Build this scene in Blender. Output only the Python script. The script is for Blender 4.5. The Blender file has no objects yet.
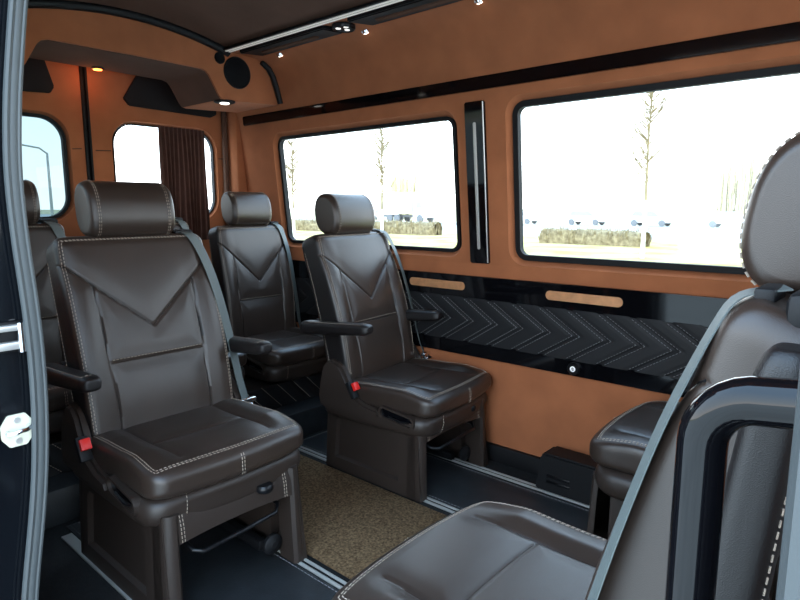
import bpy, bmesh, math, random
import numpy as np
from mathutils import Vector, Matrix
random.seed(7)
S = bpy.context.scene
COL = S.collection
PI = math.pi

# ------------------------------------------------------------------ materials
def nodes(name):
    m = bpy.data.materials.new(name); m.use_nodes = True
    nt = m.node_tree; b = nt.nodes['Principled BSDF']
    return m, nt, b

def mat(name, col, rough=.5, metal=0., spec=.5, var=0., vscale=8., bump=0., bscale=200., btype='noise', coat=0., sheen=0., emit=None, estr=0., col2=None):
    m, nt, b = nodes(name)
    b.inputs['Base Color'].default_value = (*col, 1)
    b.inputs['Roughness'].default_value = rough
    b.inputs['Metallic'].default_value = metal
    b.inputs['Specular IOR Level'].default_value = spec
    b.inputs['Coat Weight'].default_value = coat
    b.inputs['Coat Roughness'].default_value = .05
    if sheen:
        b.inputs['Sheen Weight'].default_value = sheen
        b.inputs['Sheen Roughness'].default_value = .5
        b.inputs['Sheen Tint'].default_value = (*[min(1, c * 2 + .2) for c in col], 1)
    if emit:
        b.inputs['Emission Color'].default_value = (*emit, 1)
        b.inputs['Emission Strength'].default_value = estr
    tc = nt.nodes.new('ShaderNodeTexCoord')
    if var or col2:
        n = nt.nodes.new('ShaderNodeTexNoise'); n.inputs['Scale'].default_value = vscale; n.inputs['Detail'].default_value = 5
        r = nt.nodes.new('ShaderNodeValToRGB')
        c2 = col2 or tuple(c * (1 + var) for c in col)
        c1 = col if col2 else tuple(c * (1 - var) for c in col)
        r.color_ramp.elements[0].color = (*c1, 1); r.color_ramp.elements[1].color = (*c2, 1)
        r.color_ramp.elements[0].position = .32; r.color_ramp.elements[1].position = .68
        nt.links.new(tc.outputs['Object'], n.inputs['Vector'])
        nt.links.new(n.outputs['Fac'], r.inputs['Fac'])
        nt.links.new(r.outputs['Color'], b.inputs['Base Color'])
    if bump:
        if btype == 'voronoi':
            t = nt.nodes.new('ShaderNodeTexVoronoi'); t.inputs['Scale'].default_value = bscale; o = t.outputs['Distance']
        else:
            t = nt.nodes.new('ShaderNodeTexNoise'); t.inputs['Scale'].default_value = bscale; t.inputs['Detail'].default_value = 3; o = t.outputs['Fac']
        bp = nt.nodes.new('ShaderNodeBump'); bp.inputs['Strength'].default_value = bump; bp.inputs['Distance'].default_value = .002
        nt.links.new(tc.outputs['Object'], t.inputs['Vector'])
        nt.links.new(o, bp.inputs['Height']); nt.links.new(bp.outputs['Normal'], b.inputs['Normal'])
    return m

def glass(name, tint, refl=.06):
    m = bpy.data.materials.new(name); m.use_nodes = True
    nt = m.node_tree; nt.nodes.clear()
    out = nt.nodes.new('ShaderNodeOutputMaterial')
    tr = nt.nodes.new('ShaderNodeBsdfTransparent'); tr.inputs['Color'].default_value = (*tint, 1)
    gl = nt.nodes.new('ShaderNodeBsdfGlossy'); gl.inputs['Roughness'].default_value = .01
    mx = nt.nodes.new('ShaderNodeMixShader'); mx.inputs['Fac'].default_value = refl
    nt.links.new(tr.outputs[0], mx.inputs[1]); nt.links.new(gl.outputs[0], mx.inputs[2]); nt.links.new(mx.outputs[0], out.inputs['Surface'])
    return m

M = dict(
    leather=mat('brown_leather', (.036, .0240, .0185), .31, var=.12, vscale=6, bump=.14, bscale=900, btype='voronoi', spec=.6),
    shell=mat('brown_moulding', (.032, .0220, .0175), .42, bump=.12, bscale=900),
    shell_dark=mat('dark_moulding', (.012, .010, .010), .5),
    arm=mat('armrest_leather', (.010, .008, .008), .38, bump=.2, bscale=800, btype='voronoi'),
    thread=mat('pale_thread', (.42, .34, .27), .8),
    grey_thread=mat('grey_thread', (.20, .20, .21), .8),
    suede=mat('tan_suede', (.395, .136, .057), .9, var=.10, vscale=7, bump=.15, bscale=350, sheen=.25, spec=.2),
    ceiling=mat('dark_brown_suede', (.115, .062, .043), .95, var=.12, vscale=5, bump=.15, bscale=300, spec=.15),
    gloss=mat('black_lacquer', (.003, .003, .004), .06, spec=.36),
    quilt=mat('charcoal_quilted_leather', (.012, .012, .0135), .55, spec=.3, bump=.15, bscale=700, btype='voronoi'),
    copper=mat('copper_satin', (.62, .30, .14), .42, metal=.35, var=.12, vscale=30),
    chrome=mat('chrome', (.75, .76, .78), .12, metal=1),
    alu=mat('brushed_aluminium', (.62, .60, .57), .35, metal=.6),
    railmetal=mat('rail_grey', (.44, .44, .41), .5, metal=.2),
    plastic=mat('black_plastic', (.007, .007, .008), .55, spec=.3),
    satin=mat('satin_black', (.006, .006, .007), .3, spec=.35),
    rubber=mat('grey_rubber_seal', (.060, .068, .070), .5, bump=.1, bscale=300),
    rubber2=mat('black_rubber', (.008, .008, .009), .6, spec=.25),
    paint=mat('black_car_paint', (.004, .005, .007), .10, spec=.35, coat=.15),
    white_plate=mat('cream_painted_steel', (.72, .70, .55), .4),
    red=mat('red_button', (.75, .02, .015), .35, spec=.5),
    belt=mat('grey_belt_webbing', (.105, .125, .122), .55, bump=.4, bscale=500),
    carpet=mat('brown_carpet', (.070, .042, .022), 1., col2=(.24, .158, .085), vscale=130, bump=1., bscale=420, spec=.1),
    vinyl=mat('dark_vinyl', (.022, .025, .028), .5, var=.2, vscale=14, bump=.25, bscale=160),
    darkcarpet=mat('black_carpet', (.008, .009, .010), .95, var=.3, vscale=60, bump=.6, bscale=250),
    curtain=mat('brown_curtain', (.085, .033, .022), .85, var=.15, vscale=20),
    grille=mat('speaker_cloth', (.007, .007, .008), .8, spec=.15, bump=.5, bscale=900, btype='voronoi'),
    greypanel=mat('charcoal_felt', (.022, .020, .020), .9, spec=.15),
    lens=mat('lamp_lens', (.9, .9, .86), .3, emit=(1, .93, .82), estr=4.),
    diffuser=mat('pale_diffuser', (.78, .74, .68), .4, emit=(1, .95, .88), estr=.22),
    clear=glass('clear_glass', (.97, .97, .96)),
    tint=glass('green_tinted_glass', (.385, .43, .435), .012),
    mildtint=glass('grey_tinted_glass', (.55, .56, .55), .05),
    grass=mat('dry_grass', (.42, .34, .10), .95, col2=(.62, .52, .24), vscale=.6, spec=.1),
    asphalt=mat('pale_asphalt', (.46, .45, .42), .9, var=.1, vscale=.5),
    yard=mat('bounce_light_paving', (.62, .57, .49), .85, var=.12, vscale=1.2),  # near ground out of view, made pale to bounce light up into the cabin
    field=mat('far_field', (.55, .47, .27), .95, var=.2, vscale=.08),
    hedge=mat('bare_hedge', (.14, .10, .05), .95, col2=(.38, .30, .17), vscale=5),
    bark=mat('pale_bark', (.30, .24, .15), .9, var=.3, vscale=4),
    limewash=mat('limewash', (.8, .78, .7), .9),
    reed=mat('dry_bush', (.66, .58, .38), .95, var=.2, vscale=3),
    white=mat('white_vehicle_paint', (.75, .75, .73), .4),
    carwin=mat('glare_paled_glass', (.36, .37, .36), .3),  # vehicle glass lightened to stand in for outdoor glare
    carpaint=mat('glare_paled_car_paint', (.80, .79, .77), .5),  # car colour paled as if washed out by glare
    tyre=mat('tyre', (.20, .20, .20), .8),
    galv=mat('galvanised_steel', (.45, .46, .46), .5, metal=.3),
)

# ------------------------------------------------------------------ mesh helpers
class MB:
    def __init__(self): self.v = []; self.f = []; self.smooth = []
    def add(self, v, f, sm=True):
        o = len(self.v); self.v += [tuple(map(float, p)) for p in v]
        self.f += [tuple(int(i) + o for i in q) for q in f]; self.smooth += [sm] * len(f); return self
    def box(self, c, s, bev=0., seg=2, rot=None):
        bm = bmesh.new(); bmesh.ops.create_cube(bm, size=1)
        bmesh.ops.scale(bm, vec=s, verts=bm.verts)
        if bev > 0: bmesh.ops.bevel(bm, geom=bm.edges[:], offset=min(bev, min(s) * .49), segments=seg, affect='EDGES', profile=.5)
        if rot is not None: bmesh.ops.transform(bm, matrix=rot, verts=bm.verts)
        bmesh.ops.translate(bm, vec=c, verts=bm.verts)
        return self.addbm(bm, bev > 0)
    def addbm(self, bm, sm=False):
        bm.verts.index_update()
        self.add([v.co[:] for v in bm.verts], [[v.index for v in f.verts] for f in bm.faces], sm); bm.free(); return self
    def tube(self, pts, r, n=10, cap=True, flat=None):
        P = [Vector(p) for p in pts]; K = len(P)
        R = r if isinstance(r, (list, tuple)) else [r] * K
        t0 = (P[1] - P[0]).normalized()
        u = t0.cross(Vector((0, 0, 1)))
        if u.length < 1e-3: u = t0.cross(Vector((0, 1, 0)))
        u.normalize(); vs = []; fs = []
        for i in range(K):
            t = (P[min(i + 1, K - 1)] - P[max(i - 1, 0)]).normalized()
            u = (u - t * u.dot(t)).normalized(); w = t.cross(u)
            for k in range(n):
                a = 2 * PI * k / n
                vs.append(P[i] + (u * math.cos(a) + w * math.sin(a)) * R[i])
        for i in range(K - 1):
            for k in range(n):
                a = i * n + k; b = i * n + (k + 1) % n
                fs.append((a, b, b + n, a + n))
        if cap: fs += [tuple(range(n - 1, -1, -1)), tuple((K - 1) * n + k for k in range(n))]
        return self.add(vs, fs, True)
    def lathe(self, prof, c=(0, 0, 0), axis=(0, 0, 1), n=24):
        ax = Vector(axis).normalized(); q = ax.to_track_quat('Z', 'Y'); vs = []; fs = []
        for (r, h) in prof:
            for k in range(n):
                a = 2 * PI * k / n
                vs.append(q @ Vector((r * math.cos(a), r * math.sin(a), h)) + Vector(c))
        m = len(prof)
        for i in range(m - 1):
            for k in range(n):
                a = i * n + k; b = i * n + (k + 1) % n
                fs.append((a, b, b + n, a + n))
        fs += [tuple(range(n - 1, -1, -1)), tuple((m - 1) * n + k for k in range(n))]
        return self.add(vs, fs, True)
    def prism(self, poly, fn, d0, d1, bev=0.):
        """poly of (u,v); fn(u,v,d)->xyz ; extruded between depths d0 (front) and d1"""
        bm = bmesh.new()
        a = [bm.verts.new(fn(u, v, d0)) for u, v in poly]; b = [bm.verts.new(fn(u, v, d1)) for u, v in poly]
        bm.faces.new(a); bm.faces.new(b[::-1]); n = len(poly)
        for i in range(n): bm.faces.new((a[i], b[i], b[(i + 1) % n], a[(i + 1) % n]))
        bmesh.ops.recalc_face_normals(bm, faces=bm.faces[:])
        if bev > 0:
            bmesh.ops.bevel(bm, geom=[e for e in bm.edges if len(e.link_faces) == 2 and e.calc_face_angle(0) > .6], offset=bev, segments=2, affect='EDGES')
        bmesh.ops.triangulate(bm, faces=[f for f in bm.faces if len(f.verts) > 4])
        return self.addbm(bm, False)

def obj(name, mb, m, parent=None, loc=None, auto=True):
    me = bpy.data.meshes.new(name); me.from_pydata(mb.v, [], mb.f); me.update()
    me.polygons.foreach_set('use_smooth', mb.smooth)
    me.materials.append(M[m] if isinstance(m, str) else m)
    bm = bmesh.new(); bm.from_mesh(me); bmesh.ops.recalc_face_normals(bm, faces=bm.faces[:]); bm.to_mesh(me); bm.free()
    if auto: me.set_sharp_from_angle(angle=math.radians(40))
    o = bpy.data.objects.new(name, me); COL.objects.link(o)
    if parent: o.parent = parent
    if loc: o.location = loc
    return o

def thing(name, label, cat, loc=(0, 0, 0), rz=0., group=None):
    o = bpy.data.objects.new(name, None); COL.objects.link(o); o.empty_display_size = .05
    o.location = loc; o.rotation_euler = (0, 0, rz); o['label'] = label; o['category'] = cat
    if group: o['group'] = group
    return o
def thing_part(name, par):
    o = bpy.data.objects.new(name, None); COL.objects.link(o); o.parent = par; o.empty_display_size = .05; return o
def tag(o, label, cat, group=None, kind=None):
    o['label'] = label; o['category'] = cat
    if group: o['group'] = group
    if kind: o['kind'] = kind
    return o
def struct(o, label=None, cat=None):
    o['kind'] = 'structure'
    if label: o['label'] = label
    if cat: o['category'] = cat
    return o
def dup(root, loc, rz, label, group=None):
    r = root.copy(); COL.objects.link(r); r.location = loc; r.rotation_euler = (0, 0, rz); r['label'] = label
    if group: r['group'] = group
    def rec(src, par):
        for ch in list(src.children):
            c = ch.copy(); COL.objects.link(c); c.parent = par; rec(ch, c)
    rec(root, r)
    return r

def rrect(u0, v0, u1, v1, r, n=6):
    out = []
    for (cx, cy, a0) in ((u1 - r, v1 - r, 0), (u0 + r, v1 - r, 90), (u0 + r, v0 + r, 180), (u1 - r, v0 + r, 270)):
        for k in range(n + 1):
            a = math.radians(a0 + 90 * k / n); out.append((cx + r * math.cos(a), cy + r * math.sin(a)))
    return out

def plate(mb, outer, holes, fn, d0, d1):
    """flat plate with holes; holes = [(front_loop, back_loop)] with equal counts"""
    bm = bmesh.new()
    loops_f = [outer] + [h[0] for h in holes]; loops_b = [outer] + [h[1] for h in holes]
    for loops, d in ((loops_f, d0), (loops_b, d1)):
        es = []
        for lp in loops:
            vs = [bm.verts.new((u, v, d)) for u, v in lp]
            es += [bm.edges.new((vs[i], vs[(i + 1) % len(vs)])) for i in range(len(vs))]
        bmesh.ops.triangle_fill(bm, use_beauty=True, use_dissolve=False, edges=es)
    for lf, lb in zip(loops_f, loops_b):
        a = [bm.verts.new((u, v, d0)) for u, v in lf]; b = [bm.verts.new((u, v, d1)) for u, v in lb]
        for i in range(len(a)): bm.faces.new((a[i], b[i], b[(i + 1) % len(a)], a[(i + 1) % len(a)]))
    bmesh.ops.remove_doubles(bm, verts=bm.verts[:], dist=1e-5)
    bmesh.ops.recalc_face_normals(bm, faces=bm.faces[:])
    for v in bm.verts: v.co = Vector(fn(*v.co))
    return mb.addbm(bm, False)

def ringplate(mb, out, inn, fn, d0, d1):
    n = len(out); vs = []
    for d in (d0, d1):
        vs += [fn(u, v, d) for u, v in out] + [fn(u, v, d) for u, v in inn]
    fs = []
    for i in range(n):
        j = (i + 1) % n
        fs += [(i, j, n + j, n + i), (2 * n + j, 2 * n + i, 3 * n + i, 3 * n + j), (j, i, 2 * n + i, 2 * n + j), (n + i, n + j, 3 * n + j, 3 * n + i)]
    return mb.add(vs, fs, False)

# ------------------------------------------------------------------ upholstered pads
class Pad:
    """lofted cushion: s along, y across, n out of the front face"""
    def __init__(s, L, w, T, p, rw, rT, re, mp, seams=(), depth=.004, sig=.004, puff=.003, psig=.025, extra=None, N=200, K=120, endpow=2.0):
        s.__dict__.update(L=L, w=w, T=T, p=p, rw=rw, rT=rT, re=re, mp=mp, seams=seams, depth=depth, sig=sig, puff=puff, psig=psig, extra=extra, N=N, K=K, ep=endpow)
    def q(s, S_):
        e = np.minimum(S_, s.L - S_); x = np.clip(1 - e / s.re, 0, 1)
        return (1 - x ** s.ep) ** (1 / s.ep)
    def W(s, S_): return s.w(S_) - s.rw * (1 - s.q(S_))
    def TT(s, S_): return s.T - s.rT * (1 - s.q(S_))
    def disp(s, S_, Y):
        d = np.full(np.shape(S_ + Y), 9.)
        for line in s.seams:
            for (a, b) in zip(line[:-1], line[1:]):
                ax, ay = a; bx, by = b; dx, dy = bx - ax, by - ay; l2 = dx * dx + dy * dy
                t = np.clip(((S_ - ax) * dx + (Y - ay) * dy) / l2, 0, 1)
                d = np.minimum(d, np.hypot(S_ - ax - t * dx, Y - ay - t * dy))
        r = np.zeros_like(d)
        if s.seams: r = -s.depth * np.exp(-(d / s.sig) ** 2) + s.puff * (1 - np.exp(-(d / s.psig) ** 2))
        if s.extra: r = r + s.extra(S_, Y)
        return r
    def mesh(s):
        L, K, N = s.L, s.K, s.N
        c = np.linspace(0, PI, 15)
        e = s.re * (1 - np.cos(np.linspace(0, PI / 2, 14)))
        Sv = np.concatenate([e, np.linspace(s.re, L - s.re, K)[1:-1], (L - e)[::-1]])
        V = []
        th = np.linspace(0, 2 * PI, 801)
        for sv in Sv:
            w = float(s.W(np.array(sv))); T = max(float(s.TT(np.array(sv))), 1e-4)
            y = w * np.sign(np.cos(th)) * np.abs(np.cos(th)) ** (2 / s.p)
            n = T * np.sign(np.sin(th)) * np.abs(np.sin(th)) ** (2 / s.p)
            ar = np.concatenate([[0], np.cumsum(np.hypot(np.diff(y), np.diff(n)))])
            tt = np.linspace(0, ar[-1], N + 1)[:-1]
            y = np.interp(tt, ar, y); n = np.interp(tt, ar, n)
            front = np.clip(n / T * 1.6, 0, 1)
            d = s.disp(np.full(N, sv), y) * front
            V.append(s.mp(np.full(N, sv), y, n + d))
        V = np.concatenate(V); m = len(Sv); F = []
        for i in range(m - 1):
            for k in range(N):
                a = i * N + k; b = i * N + (k + 1) % N
                F.append((a, b, b + N, a + N))
        F += [tuple(range(N - 1, -1, -1)), tuple((m - 1) * N + k for k in range(N))]
        return MB().add(V, F, True)
    def pt(s, sv, y, lift=.001):
        sv = np.array([float(sv)]); y = np.array([float(y)])
        w = s.W(sv); T = s.TT(sv); a = np.clip(np.abs(y / w), 0, 1)
        n = T * (1 - a ** s.p) ** (1 / s.p)
        return Vector(s.mp(sv, y, n + s.disp(sv, y) * np.clip(n / T * 1.6, 0, 1) + lift)[0])

def stitches(mb, pts, dash=.007, gap=.0045, r=.0010):
    P = [Vector(p) for p in pts]
    acc = [0.]
    for a, b in zip(P[:-1], P[1:]): acc.append(acc[-1] + (b - a).length)
    def at(t):
        for i in range(len(P) - 1):
            if t <= acc[i + 1]: return P[i].lerp(P[i + 1], (t - acc[i]) / max(1e-9, acc[i + 1] - acc[i]))
        return P[-1]
    t = 0.
    while t + dash < acc[-1]:
        mb.tube([at(t), at(t + dash)], r, n=4); t += dash + gap
    return mb

def padline(pad, line, lift=.0006, step=.008):
    out = []
    for (a, b) in zip(line[:-1], line[1:]):
        n = max(2, int(math.hypot(b[0] - a[0], b[1] - a[1]) / step))
        for i in range(n): out.append(pad.pt(a[0] + (b[0] - a[0]) * i / n, a[1] + (b[1] - a[1]) * i / n, lift))
    out.append(pad.pt(*line[-1], lift)); return out

def arrmap(f):
    return lambda s, y, n: np.stack(f(s, y, n), -1)

SEATG = 'leather passenger seats of the cabin'
def make_seat(label, a0, a1, base, arms=True):
    t = thing('passenger_seat', label, 'seat', group=SEATG)
    # ---- seat cushion
    cx0, cL, zc = -.22, .528, .410
    seamc = [[(cL - .075, .150), (.02, .158)], [(cL - .075, -.150), (.02, -.158)], [(.30, -.152), (.30, .152)]]
    def crown(S_, Y):
        b = np.clip((np.abs(Y) - .15) / .05, 0, 1); b = b * b * (3 - 2 * b)
        return .012 * b * np.clip(S_ / .2, 0, 1) * np.clip((cL - .05 - S_) / .10, 0, 1) + .006 * np.exp(-((S_ - .40) / .10) ** 2)
    cush = Pad(cL, lambda S_: .265 + 0 * S_, .046, 5., .055, .038, .070,
               arrmap(lambda s, y, n: (cx0 + s - .020 * (y / .25) ** 2 * (s / cL), y, zc + n + .0 * s)), seamc, .004, .004, .004, .03, crown, N=210, K=95, endpow=2.4)
    c = obj('cushion', cush.mesh(), 'leather', t)
    sb = MB()
    for e in (.007, .014):
        ff = lambda v: float(cush.W(np.array(v))) - .013 - e
        left = [(v, ff(v)) for v in np.linspace(.06, cL - .022 - e, 40)]
        stitches(sb, padline(cush, left + [(v, -y) for v, y in left[::-1]]))
    fx = cx0 + cL + .0012
    for dy in (-.004, .004): stitches(sb, [(fx - .006, dy, zc + .034), (fx, dy, zc + .02), (fx, dy, zc - .02), (fx - .006, dy, zc - .036)])
    obj('stitching', sb, 'thread', c)
    # ---- moulded seat pan with side shields
    pan = Pad(.575, lambda S_: .273 + 0 * S_, .056, 4.5, .06, .034, .075,
              arrmap(lambda s, y, n: (-.285 + s - .025 * (y / .25) ** 2 * (s / .57) + .25 * np.minimum(n, 0) * (s > .3), y * (1 + .5 * np.minimum(n, 0)), .326 + n + .02 * np.clip(.3 - s, 0, .3))), N=90, K=50, endpow=2.4)
    p = obj('seat_pan', pan.mesh(), 'shell', t)
    sp = MB(); fx = .2865
    for y in (-.10, .13):
        pass
    prof = [(fx + .001, .378), (fx + .0045, .360), (fx + .005, .337), (fx - .001, .308), (fx - .011, .284)]
    stitches(sp, [(x - .0105, -.165, z) for x, z in prof]); obj('stitching', sp, 'thread', p)
    sh_poly = [(.06, .335), (.04, .375), (-.03, .385), (-.075, .41), (-.115, .465), (-.150, .520), (-.185, .548), (-.225, .548), (-.26, .51), (-.275, .44), (-.285, .38), (-.275, .33), (-.1, .325)]
    for sg in (-1, 1):
        mb = MB().prism(sh_poly, lambda u, v, d: (u, sg * (.270 + d - .10 * max(0, v - .42) * .5), v), -.028, .016, .013)
        mb.smooth = [True] * len(mb.smooth)
        obj('side_shield', mb, 'shell', t)
    # recline handle pocket on the left flank
    mb = MB(); fnp = lambda u, v, d: (u, -.2755 - d, v - .012 - .16 * (u - .13))
    ringplate(mb, rrect(.045, .345, .215, .398, .024), rrect(.053, .353, .207, .390, .018), fnp, .006, -.02)
    h = obj('recline_handle', mb, 'shell', t)
    obj('pocket', MB().prism(rrect(.053, .353, .207, .390, .018), fnp, -.004, -.012), 'gloss', h)
    obj('lever', MB().tube([fnp(.09, .362, .001), fnp(.15, .360, .003), fnp(.19, .372, .003)], [.003, .005, .004], 8), 'satin', h)
    # buckle receiver with red button
    R = Matrix.Rotation(math.radians(-28), 4, 'Y')
    b = obj('buckle', MB().box((-.085, -.287, .438), (.022, .036, .075), .005, rot=R), 'plastic', t)
    r_ = obj('button', MB().box((-.066, -.288, .458), (.016, .030, .034), .003, rot=R), 'red', b); r_['label'] = 'red release button'
    # ---- backrest
    BL = .665; P0 = (-.168 if base else -.163, .40)
    ss = np.linspace(-.2, BL + .2, 600); ang = np.radians(a0 + (a1 - a0) * np.clip(ss / BL, 0, 1.2))
    ds = ss[1] - ss[0]; X_ = np.cumsum(-np.sin(ang)) * ds; Z_ = np.cumsum(np.cos(ang)) * ds
    X_ -= np.interp(0, ss, X_); Z_ -= np.interp(0, ss, Z_)
    def bmap(s, y, n):
        a = np.radians(a0 + (a1 - a0) * np.clip(s / BL, 0, 1.2))
        return (P0[0] + np.interp(s, ss, X_) + n * np.cos(a), y, P0[1] + np.interp(s, ss, Z_) + n * np.sin(a))
    vt, ve = .350, .572
    vy = lambda y: vt + (ve - vt) * abs(y) / .25
    seams = [[(ve, -.25), (vt, 0), (ve, .25)], [(vy(.168), .168), (.02, .155)], [(vy(.168), -.168), (.02, -.155)], [(.254, -.158), (.254, .158)]]
    def bol(S_, Y):
        b = np.clip((np.abs(Y) - .14) / .07, 0, 1); b = b * b * (3 - 2 * b)
        return b * (.016 * np.exp(-((S_ - .25) / .26) ** 2)) + .008 * np.exp(-((S_ - .14) / .1) ** 2) * (1 - b)
    back = Pad(BL, lambda S_: .252 + .004 * np.sin(PI * np.clip(S_ / BL, 0, 1)), .060, 6.5, .026, .030, .042, arrmap(bmap), seams, .0065, .0030, .0050, .035, bol, N=230, K=150)
    bk = obj('backrest', back.mesh(), 'leather', t)
    bk.data.materials.append(M['arm'])
    for pg in bk.data.polygons:
        if abs(pg.normal.y) > .80: pg.material_index = 1
    sb = MB()
    for e in (.011, .018):
        ff = lambda v: float(back.W(np.array(v))) - e
        left = [(v, ff(v)) for v in np.linspace(.05, BL - .012 - e * .5, 60)]
        stitches(sb, padline(back, left + [(v, -y) for v, y in left[::-1]]))
    stitches(sb, padline(back, [(.260, -.153), (.260, .153)]))
    obj('stitching', sb, 'thread', bk)
    sl = MB()
    for ln in seams[:3]: sl.tube(padline(back, [(v, max(-.247, min(.247, y))) for v, y in ln], -.0002, .012), .0017, 6)
    obj('seam_groove_shade', sl, 'plastic', bk)  # black tubes sunk in the seams stand in for groove shade
    side = MB()
    for sg in (-1, 1):
        ln = [Vector(bmap(np.array([s_]), np.array([0.]), np.array([-.03]))[i][0] for i in range(3)) + Vector((0, sg * (.2525 + .004 * math.sin(PI * s_ / BL)), 0)) for s_ in np.linspace(.06, BL - .06, 20)]
        stitches(side, ln)
    obj('stitching', side, 'thread', bk)
    pl = Pad(BL - .05, lambda S_: .225 + 0 * S_, .018, 5, .03, .012, .04, arrmap(lambda s, y, n: bmap(s + .02, y, n - .066)), N=50, K=30)
    obj('back_shell', pl.mesh(), 'shell_dark', t)
    # ---- headrest
    atop = math.radians(a1); topx, topz = (float(q) for q in (bmap(np.array([BL]), 0., np.array([0.]))[0][0], bmap(np.array([BL]), 0., np.array([0.]))[2][0]))
    hx, hz = topx + .010, topz + .098
    ca, sa = math.cos(math.radians(-8)), math.sin(math.radians(-8))
    HL = .290
    sm = [[(.028, -1), (.028, 1)], [(HL - .028, -1), (HL - .028, 1)]]
    def hmap(s, y, n):   # y -> vertical, n -> forward
        k = 1 - .03 * (y / .095)
        f = n * k
        return (hx + f * ca + y * sa * .9, -(s - HL / 2), hz + y * ca)
    head = Pad(HL, lambda S_: .094 + 0 * S_, 0.068, 2.4, .022, .018, .032, arrmap(hmap), N=110, K=90, endpow=2.0)
    hm = head.mesh()
    hd = obj('headrest', hm, 'leather', t)
    sb = MB()
    th = np.linspace(0, 2 * PI, 90)
    for s_ in (.025, .031, HL - .025, HL - .031):
        yy = .0955 * np.sign(np.cos(th)) * np.abs(np.cos(th)) ** (2 / 2.4); nn = 0.0690 * np.sign(np.sin(th)) * np.abs(np.sin(th)) ** (2 / 2.4)
        x, y, z = hmap(np.full(90, s_), yy, nn); stitches(sb, list(zip(x, y, z)), r=.0008)
    obj('stitching', sb, 'thread', hd)
    po = MB()
    for y in (-.07, .07): po.tube([(hx, y, hz - .05), (topx - .005, y, topz - .04)], .006, 8)
    obj('headrest_post', po, 'chrome', hd)
    # ---- seat belt from the shoulder to the floor-side anchor (left hand of the sitter)
    g = MB().box((topx - .030, .190, topz + .004), (.085, .105, .040), .010)
    g.box((topx + .035, .185, topz + .012), (.02, .060, .022), .004)
    bp = []
    for s_, y in ((BL - .01, .196), (BL - .06, .222), (BL - .16, .246), (BL - .30, .266), (BL - .45, .279), (.10, .286)):
        x, yy, z = bmap(np.array([s_]), np.array([y]), np.array([.066 if s_ > .5 else (.060 if s_ > .3 else .056)])); bp.append(Vector((x[0], y, z[0])))
    bp = [Vector((topx + .02, .18, topz + .022))] + bp + [Vector((-.098, .290, .432))]
    vs = []; fs = []
    fine = []
    for i in range(len(bp) - 1):
        for k in range(6): fine.append(bp[i].lerp(bp[i + 1], k / 6))
    fine.append(bp[-1])
    for it in range(6): fine = [fine[0]] + [(fine[i - 1] + fine[i] * 2 + fine[i + 1]) / 4 for i in range(1, len(fine) - 1)] + [fine[-1]]
    for i, pnt in enumerate(fine):
        tg = (fine[min(i + 1, len(fine) - 1)] - fine[max(0, i - 1)]).normalized()
        twist = math.radians(14 + 16 * i / len(fine))
        wv = Vector((-math.sin(twist), math.cos(twist), 0)); wv = (wv - tg * wv.dot(tg)).normalized(); nv = tg.cross(wv)
        for (a, b_) in ((-.023, -.0008), (.023, -.0008), (.023, .0008), (-.023, .0008)): vs.append(pnt + wv * a + nv * b_)
    for i in range(len(fine) - 1):
        for k in range(4): fs.append((i * 4 + k, i * 4 + (k + 1) % 4, i * 4 + 4 + (k + 1) % 4, i * 4 + 4 + k))
    fs += [(0, 1, 2, 3), tuple((len(fine) - 1) * 4 + k for k in (3, 2, 1, 0))]
    st = obj('seat_belt', MB().add(vs, fs, True), 'belt', t)
    obj('belt_guide', g, 'plastic', t)
    an = MB().box((-.086, .284, .448), (.024, .066, .018), .004)
    an.tube([(-.080, .250, .434), (-.070, .262, .428), (-.080, .278, .434)], .0065, 8); an.tube([(-.080, .282, .434), (-.070, .292, .430), (-.084, .302, .434)], .0065, 8)
    obj('anchor', an, 'chrome', st)
    # ---- armrests
    if arms:
        for sg in (-1, 1):
            def amap(s, y, n):
                u = s / .37
                return (-.33 + s, sg * .292 + y, 0.640 + .020 * u + n * (1 - .25 * u) - .010 * (1 - u))
            ap = Pad(.37, lambda S_: .030 + 0 * S_, .031, 3.2, .014, .017, .035, arrmap(amap), N=60, K=40)
            a_ = obj('armrest', ap.mesh(), 'arm', t)
            sb = MB(); stitches(sb, padline(ap, [(.05, -sg * -.020), (.335, -sg * -.020)])); stitches(sb, padline(ap, [(.338, -.02), (.338, .02)])); obj('stitching', sb, 'thread', a_)
            obj('pivot', MB().lathe([(.028, -.012), (.034, -.008), (.034, .010), (.028, .014)], (-.275, sg * .254, .632), (0, sg, 0)), 'plastic', a_)
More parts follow.
